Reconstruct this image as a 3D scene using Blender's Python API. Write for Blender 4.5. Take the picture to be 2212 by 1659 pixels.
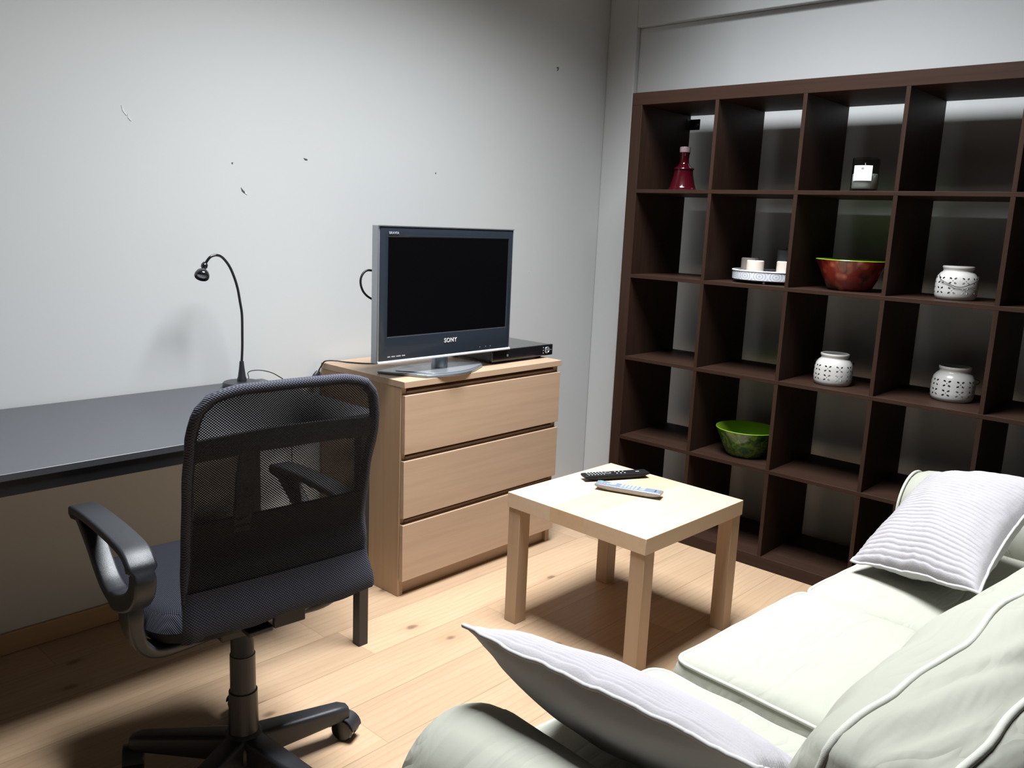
import bpy, bmesh, math, random
from mathutils import Vector, Matrix, noise
from math import sin, cos, pi, radians as RAD, sqrt
random.seed(7)
for o in list(bpy.data.objects): bpy.data.objects.remove(o)
S = bpy.context.scene
COL = S.collection

# ------------------------------------------------------------------ camera
cd = bpy.data.cameras.new('camera'); cam = bpy.data.objects.new('camera', cd); COL.objects.link(cam)
cam.location = (-3.0571, -2.161, 1.3179)
cam.rotation_euler = (1.3823, -0.0423, -0.8262)
cd.sensor_width = 36; cd.lens = 36 * 1833.465 / 2212; cd.clip_start = .02
S.camera = cam
# ------------------------------------------------------------------ view, sky, daylight through the roof window
S.view_settings.view_transform = 'Standard'; S.view_settings.look = 'None'
S.view_settings.gamma = 1; S.view_settings.exposure = 0.0; S.view_settings.use_curve_mapping = False
CEIL = 2.75
WX0, WX1, WY0, WY1 = -1.95, -.60, -1.30, -.22      # roof window opening
WTOP = 3.35
OX0, OX1, OY0, OY1 = -2.3, -.02, -1.7, -.25      # wider opening at ceiling level (splayed shaft)
w = bpy.data.worlds.new('sky'); S.world = w; w.use_nodes = True
w.node_tree.nodes['Background'].inputs[0].default_value = (.62, .78, 1, 1)
w.node_tree.nodes['Background'].inputs[1].default_value = 1.2
def area(name, loc, sx, sy, power, color, rot=(0, 0, 0), spread=180):
    l = bpy.data.lights.new(name, 'AREA'); l.shape = 'RECTANGLE'; l.size = sx; l.size_y = sy
    l.energy = power; l.color = color; l.spread = RAD(spread)
    o = bpy.data.objects.new(name, l); o.location = loc; o.rotation_euler = rot; COL.objects.link(o); return o
area('roof_window_daylight', ((WX0 + WX1) / 2, (WY0 + WY1) / 2, WTOP - .03), (WX1 - WX0) - .1, (WY1 - WY0) - .1, 150, (.93, .965, 1), spread=118)

# ------------------------------------------------------------------ helpers
def link(name, me, parent=None, loc=(0, 0, 0), rot=(0, 0, 0)):
    o = bpy.data.objects.new(name, me); COL.objects.link(o); o.parent = parent
    o.location = loc; o.rotation_euler = rot; return o
def obj(name, bm, mat, parent=None, loc=(0, 0, 0), rot=(0, 0, 0), smooth=None, bevel=0, seg=2):
    bmesh.ops.recalc_face_normals(bm, faces=bm.faces)
    me = bpy.data.meshes.new(name); bm.to_mesh(me); bm.free()
    for m in (mat if isinstance(mat, (list, tuple)) else [mat]): me.materials.append(m)
    if smooth is not None or bevel:
        for p in me.polygons: p.use_smooth = True
        me.set_sharp_from_angle(angle=RAD(smooth or 35))
    o = link(name, me, parent, loc, rot)
    if bevel:
        b = o.modifiers.new('bevel', 'BEVEL'); b.width = bevel; b.segments = seg; b.limit_method = 'ANGLE'; b.angle_limit = RAD(40)
    return o
def BM(): return bmesh.new()
def box(bm, x0, y0, z0, x1, y1, z1, mi=0):
    v = [bm.verts.new((x, y, z)) for z in (z0, z1) for y in (y0, y1) for x in (x0, x1)]
    for f in ((0, 1, 3, 2), (4, 6, 7, 5), (0, 4, 5, 1), (2, 3, 7, 6), (0, 2, 6, 4), (1, 5, 7, 3)):
        bm.faces.new([v[i] for i in f]).material_index = mi
    return bm
def B(*a): return box(BM(), *a)
def lathe(prof, seg=48, bm=None, axis=None, mi=None, uv=False):
    """profile [(r,z)...] turned about z; axis = Matrix placing it"""
    bm = bm or BM(); M = axis or Matrix.Identity(4); rings = []
    for r, z in prof:
        if r < 1e-5: rings.append([bm.verts.new(M @ Vector((0, 0, z)))])
        else: rings.append([bm.verts.new(M @ Vector((r * cos(2*pi*i/seg), r * sin(2*pi*i/seg), z))) for i in range(seg)])
    L = bm.loops.layers.uv.verify() if uv else None
    n = len(prof)
    for k in range(n - 1):
        a, b = rings[k], rings[k + 1]
        for i in range(seg):
            j = (i + 1) % seg
            if len(a) == 1 and len(b) == 1: continue
            if len(a) == 1: vs = [a[0], b[j], b[i]]; us = [(i, k), (i + 1, k + 1), (i, k + 1)]
            elif len(b) == 1: vs = [a[i], a[j], b[0]]; us = [(i, k), (i + 1, k), (i, k + 1)]
            else: vs = [a[i], a[j], b[j], b[i]]; us = [(i, k), (i + 1, k), (i + 1, k + 1), (i, k + 1)]
            f = bm.faces.new(vs)
            if mi: f.material_index = mi(k)
            if L:
                for lp, (u, kk) in zip(f.loops, us): lp[L].uv = (u / seg, prof[kk][1])
    return bm
def spline(pts, n=8, closed=False):
    P = [Vector(p) for p in pts]; out = []; N = len(P)
    rng = range(N if closed else N - 1)
    for i in rng:
        if closed: a, b, c, d = P[i - 1], P[i], P[(i + 1) % N], P[(i + 2) % N]
        else: a, b, c, d = P[max(i - 1, 0)], P[i], P[i + 1], P[min(i + 2, N - 1)]
        for k in range(n):
            t = k / n
            out.append(.5 * ((2*b) + (c - a)*t + (2*a - 5*b + 4*c - d)*t*t + (3*b - a - 3*c + d)*t**3))
    if not closed: out.append(P[-1])
    return out
def sweep(pts, sec, closed=False, bm=None, up=None):
    """sweep a 2-D section (or a function of the position along the path) along pts"""
    bm = bm or BM(); N = len(pts); rings = []; prev = None
    for i, p in enumerate(pts):
        a = pts[i - 1] if (closed or i) else p; b = pts[(i + 1) % N] if (closed or i < N - 1) else p
        t = (b - a).normalized()
        if up is not None: n = Vector(up) - t * t.dot(Vector(up)); n.normalize()
        else:
            r = prev if prev else (Vector((0, 0, 1)) if abs(t.z) < .9 else Vector((1, 0, 0)))
            n = (r - t * r.dot(t)).normalized(); prev = n
        bt = t.cross(n); s = sec(i / (N - 1)) if callable(sec) else sec
        rings.append([bm.verts.new(p + n * x + bt * y) for x, y in s])
    m = len(rings[0])
    for i in range(N if closed else N - 1):
        a, b = rings[i], rings[(i + 1) % N]
        for j in range(m): bm.faces.new((a[j], a[(j+1) % m], b[(j+1) % m], b[j]))
    if not closed: bm.faces.new(rings[0][::-1]); bm.faces.new(rings[-1])
    return bm
def circ(r, n=10): return [(r * cos(2*pi*i/n), r * sin(2*pi*i/n)) for i in range(n)]
def rrect(wx, wy, r, n=3):
    out = []
    for cx, cy, a0 in ((wx/2-r, wy/2-r, 0), (-wx/2+r, wy/2-r, 90), (-wx/2+r, -wy/2+r, 180), (wx/2-r, -wy/2+r, 270)):
        for k in range(n + 1): a = RAD(a0 + 90*k/n); out.append((cx + r*cos(a), cy + r*sin(a)))
    return out
def tube(pts, r, n=10, closed=False, bm=None, sm=8): return sweep(spline(pts, sm, closed), circ(r, n), closed, bm)
def prism(poly, z0, z1, bm=None, M=None):
    bm = bm or BM(); M = M or Matrix.Identity(4)
    a = [bm.verts.new(M @ Vector((x, y, z0))) for x, y in poly]; b = [bm.verts.new(M @ Vector((x, y, z1))) for x, y in poly]
    n = len(poly); bm.faces.new(a[::-1]); bm.faces.new(b)
    for i in range(n): bm.faces.new((a[i], a[(i+1) % n], b[(i+1) % n], b[i]))
    return bm
def thing(name, label, cat, loc=(0, 0, 0), rz=0, group=None):
    o = bpy.data.objects.new(name, None); COL.objects.link(o); o.location = loc; o.rotation_euler = (0, 0, rz)
    o.empty_display_size = .05
    return tag(o, label, cat, group)
def tag(o, label, cat, group=None):
    o['label'] = label; o['category'] = cat
    if group: o['group'] = group
    return o
def struct(name, bm, mat, **k):
    o = obj(name, bm, mat, **k); o['kind'] = 'structure'; return o
def text(name, s, size, mat, parent, M, ext=.0004, bold=0.0, space=1.0):
    c = bpy.data.curves.new(name, 'FONT'); c.body = s; c.size = size; c.extrude = ext; c.offset = bold
    c.align_x = 'CENTER'; c.align_y = 'CENTER'; c.space_character = space
    t = bpy.data.objects.new(name + '_tmp', c); COL.objects.link(t)
    dg = bpy.context.evaluated_depsgraph_get(); me = bpy.data.meshes.new_from_object(t.evaluated_get(dg))
    bpy.data.objects.remove(t); me.materials.clear(); me.materials.append(mat); me.name = name
    o = link(name, me, parent); o.matrix_local = M; return o

# ------------------------------------------------------------------ materials
class NT:
    def __init__(s, name):
        s.m = bpy.data.materials.new(name); s.m.use_nodes = True; s.t = s.m.node_tree; s.b = s.t.nodes['Principled BSDF']
    def n(s, typ, **k):
        x = s.t.nodes.new(typ)
        for a, v in k.items():
            if a in ('i',):
                for kk, vv in v.items(): s.plug(vv, x.inputs[kk])
            else: setattr(x, a, v)
        return x
    def plug(s, v, sock):
        if isinstance(v, bpy.types.NodeSocket): s.t.links.new(v, sock)
        else: sock.default_value = v
    def math(s, op, a, b=None, c=None):
        x = s.n('ShaderNodeMath', operation=op); s.plug(a, x.inputs[0])
        if b is not None: s.plug(b, x.inputs[1])
        if c is not None: s.plug(c, x.inputs[2])
        return x.outputs[0]
    def mix(s, f, a, b, mode='MIX'):
        x = s.n('ShaderNodeMix', data_type='RGBA', blend_type=mode); s.plug(f, x.inputs[0])
        s.plug(a if isinstance(a, bpy.types.NodeSocket) else (*a, 1), x.inputs[6]); s.plug(b if isinstance(b, bpy.types.NodeSocket) else (*b, 1), x.inputs[7])
        return x.outputs[2]
    def ramp(s, f, stops):
        x = s.n('ShaderNodeValToRGB'); e = x.color_ramp.elements
        while len(e) < len(stops): e.new(.5)
        for el, (p, c) in zip(e, stops): el.position = p; el.color = (*c, 1) if len(c) == 3 else c
        s.plug(f, x.inputs[0]); return x.outputs[0]
    def obj(s): return s.n('ShaderNodeTexCoord').outputs['Object']
    def map(s, v, scale=(1, 1, 1), rot=(0, 0, 0), loc=(0, 0, 0)):
        x = s.n('ShaderNodeMapping'); s.plug(v, x.inputs[0]); x.inputs['Scale'].default_value = scale; x.inputs['Rotation'].default_value = rot; x.inputs['Location'].default_value = loc
        return x.outputs[0]
    def noise(s, v, sc, det=4, rough=.5, dist=0, out=0):
        x = s.n('ShaderNodeTexNoise'); s.plug(v, x.inputs['Vector']); x.inputs['Scale'].default_value = sc; x.inputs['Detail'].default_value = det
        x.inputs['Roughness'].default_value = rough; x.inputs['Distortion'].default_value = dist; return x.outputs[out]
    def bump(s, h, st=.2, dist=.002):
        x = s.n('ShaderNodeBump'); s.plug(h, x.inputs['Height']); x.inputs['Strength'].default_value = st; x.inputs['Distance'].default_value = dist
        s.t.links.new(x.outputs[0], s.b.inputs['Normal'])
    def set(s, **k):
        for a, v in k.items():
            n = {'col': 'Base Color', 'rough': 'Roughness', 'metal': 'Metallic', 'spec': 'Specular IOR Level', 'alpha': 'Alpha', 'coat': 'Coat Weight', 'crough': 'Coat Roughness', 'trans': 'Transmission Weight', 'ior': 'IOR', 'sheen': 'Sheen Weight', 'sss': 'Subsurface Weight'}[a]
            if a == 'col' and isinstance(v, tuple): v = (*v, 1)
            s.plug(v, s.b.inputs[n])
        return s.m
def plain(name, col, rough=.5, var=.06, sc=40, bump=0, **k):
    t = NT(name); f = t.noise(t.obj(), sc, 3)
    c = t.mix(f, tuple(max(0, x * (1 - var)) for x in col), tuple(min(1, x * (1 + var)) for x in col))
    if bump: t.bump(t.noise(t.obj(), sc * 8, 3), bump, .001)
    return t.set(col=c, rough=rough, **k)

# painted wall
def wallmat():
    t = NT('painted_plaster'); v = t.obj()
    a = t.noise(v, 1.3, 3); c = t.mix(a, (.51, .518, .508), (.545, .552, .548))
    t.bump(t.noise(v, 60, 4, .5), .05, .002)
    return t.set(col=c, rough=.62, spec=.3)
M_wall = wallmat()
M_ceil = plain('ceiling_paint', (.26, .26, .25), .8)  # unseen ceiling, toned down to lower the bounce light
def floormat():
    t = NT('oak_laminate'); P = t.obj()
    sp = t.n('ShaderNodeSeparateXYZ'); t.plug(P, sp.inputs[0]); x, y = sp.outputs[0], sp.outputs[1]
    yy = t.math('DIVIDE', t.math('ADD', y, 10 - .045 + .19 * 0), .19)
    row = t.math('FLOOR', yy); fy = t.math('FRACT', yy)
    wn = t.n('ShaderNodeTexWhiteNoise', noise_dimensions='1D'); t.plug(row, wn.inputs['W'])
    xx = t.math('DIVIDE', t.math('ADD', x, t.math('MULTIPLY', wn.outputs[0], 1.29)), 1.29)
    cl = t.math('FLOOR', xx); fx = t.math('FRACT', xx)
    cb = t.n('ShaderNodeCombineXYZ'); t.plug(cl, cb.inputs[0]); t.plug(row, cb.inputs[1])
    pn = t.n('ShaderNodeTexWhiteNoise', noise_dimensions='3D'); t.plug(cb.outputs[0], pn.inputs['Vector'])
    off = t.n('ShaderNodeVectorMath', operation='MULTIPLY_ADD'); t.plug(pn.outputs[1], off.inputs[0]); off.inputs[1].default_value = (7, 3, 5); t.plug(P, off.inputs[2])
    Q = off.outputs[0]
    fine = t.noise(t.map(Q, (3.2, 60, 1)), 1.6, 6, .65)
    mid = t.noise(t.map(Q, (1.4, 8, 1)), 1.0, 4, .55, .6)
    ring = t.n('ShaderNodeTexWave', wave_type='BANDS', bands_direction='Y', wave_profile='SAW'); t.plug(t.map(Q, (.16, 1, 1)), ring.inputs[0])
    ring.inputs['Scale'].default_value = 13; ring.inputs['Distortion'].default_value = 9; ring.inputs['Detail'].default_value = 2.5; ring.inputs['Detail Scale'].default_value = .9
    base = t.mix(mid, (.35, .235, .145), (.50, .37, .25))
    base = t.mix(t.math('MULTIPLY', fine, .55), base, (.34, .215, .125))
    rg = t.ramp(ring.outputs[1], [(0, (0, 0, 0)), (.75, (.15, .15, .15)), (1, (1, 1, 1))])
    base = t.mix(t.math('MULTIPLY', rg, .38), base, (.30, .165, .08))
    # knots
    vo = t.n('ShaderNodeTexVoronoi', voronoi_dimensions='2D'); t.plug(t.map(Q, (2.9, 5.2, 1)), vo.inputs['Vector']); vo.inputs['Scale'].default_value = 1.0
    d = t.math('ADD', vo.outputs['Distance'], t.math('MULTIPLY', t.math('SUBTRACT', t.noise(Q, 22, 3), .5), .09))
    sc = t.n('ShaderNodeSeparateColor'); t.plug(vo.outputs['Color'], sc.inputs[0])
    has = t.math('GREATER_THAN', sc.outputs[0], .60)
    halo = t.math('MULTIPLY', has, t.ramp(d, [(0, (1, 1, 1)), (.06, (.75, .75, .75)), (.24, (0, 0, 0))]))
    core = t.math('MULTIPLY', has, t.ramp(d, [(0, (1, 1, 1)), (.035, (.8, .8, .8)), (.075, (0, 0, 0))]))
    base = t.mix(t.math('MULTIPLY', halo, .35), base, (.26, .15, .08))
    base = t.mix(t.math('MULTIPLY', core, .75), base, (.10, .06, .04))
    tone = t.n('ShaderNodeHueSaturation'); t.plug(base, tone.inputs['Color']); t.plug(t.math('MULTIPLY_ADD', pn.outputs[0], .24, .88), tone.inputs['Value'])
    ed = t.math('MAXIMUM', t.math('LESS_THAN', t.math('MINIMUM', fy, t.math('SUBTRACT', 1, fy)), .007), t.math('LESS_THAN', fx, .0012))
    c = t.mix(t.math('MULTIPLY', ed, .5), tone.outputs[0], (.14, .08, .04))
    t.bump(t.math('SUBTRACT', fine, t.math('MULTIPLY', ed, 1.5)), .10, .0008)
    return t.set(col=c, rough=t.math('MULTIPLY_ADD', fine, .12, .34), spec=.4)
M_floor = floormat()
def veneer(name, a, b, dk, ax=0, rough=.42, strips=None, gs=1.0, spec=.45):
    """wood with the grain along axis ax of the object"""
    t = NT(name); P = t.obj()
    s = [26 * gs, 26 * gs, 26 * gs]; s[ax] = 1.1 * gs
    g = t.noise(t.map(P, tuple(s)), 1.6, 6, .62, .25); s2 = [4, 4, 4]; s2[ax] = .7
    m = t.noise(t.map(P, tuple(s2)), 1.3, 3)
    c = t.mix(m, a, b); c = t.mix(t.math('MULTIPLY', t.ramp(g, [(.42, (0, 0, 0)), (.75, (1, 1, 1))]), .5), c, dk)
    if strips:
        sp = t.n('ShaderNodeSeparateXYZ'); t.plug(P, sp.inputs[0])
        k = t.math('FLOOR', t.math('DIVIDE', t.math('ADD', sp.outputs[1], 5 + strips[1]), strips[0]))
        wn = t.n('ShaderNodeTexWhiteNoise', noise_dimensions='1D'); t.plug(k, wn.inputs['W'])
        c = t.mix(wn.outputs[0], c, t.mix(1.0, c, (.93, .84, .70), 'MULTIPLY'))
    t.bump(g, .05, .0006)
    return t.set(col=c, rough=rough, spec=spec)
M_birch = veneer('birch_veneer', (.40, .275, .185), (.45, .315, .215), (.32, .21, .135), 0)
M_birch_z = veneer('birch_veneer_upright_shaded', (.36, .235, .14), (.40, .265, .16), (.29, .185, .105), 2)  # same veneer as the fronts, side shade put into a darker tone
M_table = veneer('birch_foil', (.56, .43, .31), (.61, .475, .35), (.50, .37, .255), 0, .36, (.135, .04))  # paler than the legs, strong top light put into the colour
M_tableleg = veneer('birch_foil_upright_shaded', (.37, .255, .165), (.40, .28, .185), (.32, .215, .135), 2, .45)  # same foil as the top, shade put into the darker colour
M_wenge = veneer('black_brown_veneer', (.024, .0115, .0075), (.034, .0175, .0115), (.012, .006, .004), 1, .5, gs=1.3, spec=.13)
M_wenge_z = veneer('black_brown_veneer_upright', (.024, .0115, .0075), (.034, .0175, .0115), (.012, .006, .004), 2, .5, gs=1.3, spec=.13)
M_desk = plain('dark_grey_laminate', (.050, .052, .060), .40, spec=.6)
M_black = plain('black_metal', (.012, .012, .014), .4)
M_plastic = plain('black_plastic', (.017, .018, .022), .38, bump=.35, sc=120)
M_gloss = plain('glossy_black_plastic', (.008, .008, .010), .16, coat=.5)
M_screen = plain('dark_lcd_screen', (.002, .002, .0025), .3, spec=.05)
M_bezel = plain('slate_bezel', (.018, .024, .034), .25, coat=.3)
M_silver = plain('silver_plastic', (.42, .44, .47), .28, metal=.75)
M_silver2 = plain('grey_silver_plastic', (.26, .29, .32), .26, metal=.7)
M_logo = plain('logo_silver', (.75, .76, .78), .3, metal=.3)
M_logo_dim = plain('printed_grey', (.30, .33, .38), .5)
M_fabric = None
def cloth(name, a, b, weave=900, rough=.9, big=3, bs=.25, wr=0):
    t = NT(name); P = t.obj()
    c = t.mix(t.noise(P, big, 3), a, b)
    h = t.noise(P, weave, 2)
    if wr:
        h = t.math('ADD', t.math('MULTIPLY', h, .006), t.math('MULTIPLY', t.noise(t.map(P, (.8, 2.6, 1.8), (0, 0, .5)), 4.5, 3, .45, .9), wr))
        rid = t.math('ABSOLUTE', t.math('SUBTRACT', t.noise(t.map(P, (1.0, 3.2, 2.2), (0, 0, .35), (3, 1, 2)), 3.2, 2, .5, .8), .5)); h = t.math('ADD', h, t.math('MULTIPLY', t.math('MINIMUM', rid, .06), 3.0*wr))
        t.bump(h, bs, .02)
    else: t.bump(h, bs, .001)
    return t.set(col=c, rough=rough, spec=.1)
M_sofa = cloth('cream_twill', (.295, .295, .25), (.335, .335, .285), 500, wr=.6, bs=.55)
M_cream_pipe = cloth('cream_piping', (.42, .42, .37), (.46, .46, .41))
M_cord = cloth('lilac_white_corduroy', (.30, .285, .298), (.34, .325, .338), 300, bs=.5)
M_pback = cloth('grey_white_cotton', (.42, .41, .41), (.46, .45, .45), wr=.35, bs=.3)
def meshmat(name, holes, scale=260, col=(.016, .0165, .022)):
    t = NT(name); uv = t.n('ShaderNodeTexCoord').outputs['UV']
    sp = t.n('ShaderNodeSeparateXYZ'); t.plug(uv, sp.inputs[0])
    cx = t.math('COSINE', t.math('MULTIPLY', sp.outputs[0], 2*pi/.0062)); cy = t.math('COSINE', t.math('MULTIPLY', sp.outputs[1], 2*pi/.0056))
    pr = t.math('MULTIPLY', cx, cy)
    t.bump(t.math('MULTIPLY', pr, -1), .7, .0012)
    c = t.mix(t.math('MULTIPLY_ADD', pr, .5, .5), tuple(x*1.6 for x in col), tuple(x*.3 for x in col))
    k = dict(col=c, rough=.7, spec=.22)
    if holes: k['alpha'] = t.math('LESS_THAN', pr, .13)
    return t.set(**k)
M_mesh = meshmat('dark_mesh_fabric', True)
M_meshsolid = meshmat('dense_mesh_fabric', False, col=(.030, .031, .043))
M_seat = meshmat('navy_seat_fabric', False, col=(.009, .0095, .016))
M_cable = plain('black_cable', (.01, .01, .01), .45)

# ------------------------------------------------------------------ the room
YB, XR = .475, .441          # back wall plane, right wall plane
NY, NX, NZ = .312, .470, 2.245  # alcove in the right wall
XL, YF = -4.3, -3.5
struct('floor', B(XL - .1, YF - .1, -.06, .75, YB + .1, 0), M_floor)
struct('wall_back', B(XL - .1, YB, 0, .75, YB + .1, CEIL), M_wall)
bm = BM(); box(bm, XR, NY, 0, .75, YB, CEIL); box(bm, NX, YF, 0, .75, NY, NZ); box(bm, XR, YF, NZ, .75, NY, CEIL)
struct('wall_right', bm, M_wall, bevel=.004)
M_far = plain('unseen_wall_dark', (.13, .125, .115), .8)  # for the unseen walls, made dark to cut ambient bounce
struct('wall_left', B(XL - .1, YF, 0, XL, YB, CEIL), M_far)
struct('wall_front', B(XL - .1, YF - .1, 0, .75, YF, CEIL), M_far)
bm = BM()
box(bm, XL - .1, YF - .1, CEIL, OX0, YB + .1, CEIL + .1); box(bm, OX1, YF - .1, CEIL, .75, YB + .1, CEIL + .1)
box(bm, OX0, YF - .1, CEIL, OX1, OY0, CEIL + .1); box(bm, OX0, OY1, CEIL, OX1, YB + .1, CEIL + .1)
lo = [(OX0, OY0), (OX1, OY0), (OX1, OY1), (OX0, OY1)]; hi = [(WX0, WY0), (WX1, WY0), (WX1, WY1), (WX0, WY1)]
for k in range(4):
    a, b, c, d = lo[k], lo[(k+1) % 4], hi[(k+1) % 4], hi[k]; g = lambda p, q=1.0: ((p[0] + .9)*q - .9, (p[1] + .8)*q - .8)
    V = [(*a, CEIL), (*b, CEIL), (*c, WTOP), (*d, WTOP)]; W = [(*g(a, 1.06), CEIL + .02), (*g(b, 1.06), CEIL + .02), (*g(c, 1.06), WTOP), (*g(d, 1.06), WTOP)]
    vs = [bm.verts.new(p) for p in V + W]
    for f in ((0, 1, 2, 3), (7, 6, 5, 4), (0, 4, 5, 1), (3, 2, 6, 7), (0, 3, 7, 4), (1, 5, 6, 2)): bm.faces.new([vs[q] for q in f])
struct('ceiling', bm, M_ceil)
M_frame = plain('white_window_frame', (.7, .7, .7), .4)
def frame(name, x0, x1, a0, a1, mk, mull=True):
    bm = BM()
    for q in ((x0, a0, x0 + .05, a1), (x1 - .05, a0, x1, a1), (x0, a0, x1, a0 + .05), (x0, a1 - .05, x1, a1)): mk(bm, *q)
    return struct(name, bm, M_frame)
frame('window_1', WX0, WX1, WY0, WY1, lambda bm, a, b, c, d: box(bm, a, b, WTOP - .02, c, d, WTOP + .03))
M_skirt = veneer('oak_skirting', (.40, .25, .13), (.46, .30, .165), (.32, .19, .1), 0)
struct('baseboard_back', B(XL, YB - .012, 0, -1.1, YB, .066), M_skirt, bevel=.003)
# scuffs and old holes on the back wall
wb = bpy.data.objects['wall_back']; M_chip = plain('bare_plaster', (.60, .60, .59), .8); M_hole = plain('dark_scuff', (.07, .07, .07), .8)
for x, z, l, a, m in ((-1.53, 1.383, .022, -50, M_hole), (-1.519, 1.376, .014, -50, M_chip), (-1.284, 1.505, .016, -15, M_hole), (-.666, 1.50, .006, 0, M_hole), (.07, 2.013, .022, 60, M_hole), (.066, 2.02, .012, 0, M_hole), (-1.567, 1.47, .005, 0, M_hole), (-1.915, 1.593, .03, -60, M_chip), (-1.90, 1.575, .02, -60, M_chip), (-.065, 1.094, .006, 0, M_chip)):
    n = 7; bm = prism([(l/2*cos(2*pi*i/n)*(1 + .3*sin(i*9)), .0028*sin(2*pi*i/n)*(1 + .4*cos(i*5))) for i in range(n)], 0, .0012)
    o = obj('scuff_mark', bm, m, wb); o.matrix_local = Matrix.Translation((x, YB, z)) @ Matrix.Rotation(RAD(90), 4, 'X') @ Matrix.Rotation(RAD(a), 4, 'Z')

# ------------------------------------------------------------------ cube bookshelf
C, FR, T, DP = .3415, .0505, .015, .388
SH = 2*FR + 5*C + 4*T
sh = thing('bookshelf', 'tall dark brown open cube bookshelf standing in the wall alcove', 'bookshelf', (0, 0, 0))
yL = lambda i: -(FR + i*C + (i - 1)*T) if i else -FR          # left face of divider i
zt = lambda k: SH - FR - k*C - (k - 1)*T                       # top of board k (k>=1)
obj('top_panel', B(0, -SH, SH - FR, DP, 0, SH), M_wenge, sh, bevel=.0012)
obj('bottom_panel', B(0, -SH, 0, DP, 0, FR), M_wenge, sh, bevel=.0012)
obj('side_panel', B(0, -FR, FR, DP, 0, SH - FR), M_wenge_z, sh, bevel=.0012)
obj('side_panel', B(0, -SH, FR, DP, -SH + FR, SH - FR), M_wenge_z, sh, bevel=.0012)
for k in range(1, 5): obj('shelf', B(0, -SH + FR, zt(k) - T, DP, -FR, zt(k)), M_wenge, sh, bevel=.0008)
for k in range(5):
    z1 = SH - FR if k == 0 else zt(k) - T; z0 = zt(k + 1) if k < 4 else FR
    for i in range(1, 5): obj('divider', B(.0005, yL(i) - T, z0, DP - .001, yL(i), z1), M_wenge_z, sh, bevel=.0008)
bm = BM(); b2 = [(0, 0), (.042, 0), (.042, .040), (0, .040)]
prism([(-.062, 1.757), (-.098, 1.757), (-.098, 1.803), (-.050, 1.803), (-.050, 1.757)], 0, .002, bm, Matrix(((0, 0, 1, DP + .001), (1, 0, 0, 0), (0, 1, 0, 0), (0, 0, 0, 1))))
box(bm, DP - .03, -.0525, 1.757, DP + .001, -.0505, 1.803)
br = obj('wall_bracket', bm, M_black, sh); br['label'] = 'black metal wall bracket with a screw'
obj('screw', lathe([(0, .0), (.006, 0), (.005, -.002), (0, -.0025)], 16, axis=Matrix.Translation((DP + .0005, -.086, 1.779)) @ Matrix.Rotation(RAD(90), 4, 'Y')), M_silver, br)

# ------------------------------------------------------------------ chest of drawers
CX0, CX1, CY0, CY1, CZ = -1.231, -.402, -.0205, .458, .776
ch = thing('chest_of_drawers', 'light wood chest with three wide drawers under the television', 'chest of drawers', ((CX0 + CX1)/2, (CY0 + CY1)/2, 0))
ox, oy = -(CX0 + CX1)/2, -(CY0 + CY1)/2
def cb(n, x0, y0, z0, x1, y1, z1, m, **k): return obj(n, B(x0 + ox, y0 + oy, z0, x1 + ox, y1 + oy, z1), m, ch, **k)
cb('top_panel', CX0, CY0, CZ - .022, CX1, CY1, CZ, M_birch, bevel=.001)
cb('side_panel', CX0 + .001, CY0 + .02, 0, CX0 + .024, CY1, CZ - .022, M_birch_z, bevel=.001)
cb('side_panel', CX1 - .024, CY0 + .02, 0, CX1 - .001, CY1, CZ - .022, M_birch_z, bevel=.001)
cb('back_panel', CX0 + .024, CY1 - .006, .06, CX1 - .024, CY1, CZ - .022, M_birch_z)
cb('plinth', CX0 + .024, CY0 + .035, 0, CX1 - .024, CY0 + .05, .062, M_birch, bevel=.001)
for za, zb in ((.522, .728), (.292, .498), (.060, .268)):
    d = cb('drawer', CX0 + .026, CY0 + .02, za + .004, CX1 - .026, CY0 + .40, zb - .01 + .02, M_birch)
    bm = B(CX0 + .004 + ox, CY0 + oy, za, CX1 - .004 + ox, CY0 + .0185 + oy, zb)
    obj('drawer_front', bm, M_birch, d, bevel=.0012)

# ------------------------------------------------------------------ television
TW, TH, TZ, TX, TY = .647, .458, .8334, -.9757, .041
tv = thing('television', 'flat screen television with silver edge and swivel stand, on the chest', 'television', (TX, .088, CZ))
oz = -CZ; fy = TY - .088          # local y of the front plane
def tvb(n, x0, y0, z0, x1, y1, z1, m, p=None, **k): return obj(n, B(x0, fy + y0, z0 + oz, x1, fy + y1, z1 + oz), m, p or tv, **k)
tvb('housing', -TW/2, 0.002, TZ, TW/2, .036, TZ + TH, M_silver, bevel=.003)
tvb('rear_cover', -TW/2 + .05, .036, TZ + .05, TW/2 - .05, .105, TZ + TH - .04, M_gloss, bevel=.02)
# bezel: four mitred sides round the screen
sx0, sx1, sz0, sz1 = -1.258 - TX, -.682 - TX, .9235, 1.252
e = .0065
ox0, ox1, oz0, oz1 = -TW/2 + e, TW/2 - e, TZ + .009, TZ + TH - .006
bm = BM()
def fr4(bm, o, i, y0, y1, z=0):
    vo = [bm.verts.new((x, y0, zz + z)) for x, zz in ((o[0], o[2]), (o[1], o[2]), (o[1], o[3]), (o[0], o[3]))]
    vi = [bm.verts.new((x, y1, zz + z)) for x, zz in ((i[0], i[2]), (i[1], i[2]), (i[1], i[3]), (i[0], i[3]))]
    for k in range(4): bm.faces.new((vo[k], vo[(k+1) % 4], vi[(k+1) % 4], vi[k]))
    return vi
O = (ox0, ox1, oz0, oz1); I = (sx0 - .004, sx1 + .004, sz0 - .004, sz1 + .004); I2 = (sx0, sx1, sz0, sz1)
fr4(bm, O, O, fy + .004, fy + .0005, oz); fr4(bm, O, (O[0]+.012, O[1]-.012, O[2]+.012, O[3]-.01), fy + .0005, fy - .002, oz)
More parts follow.
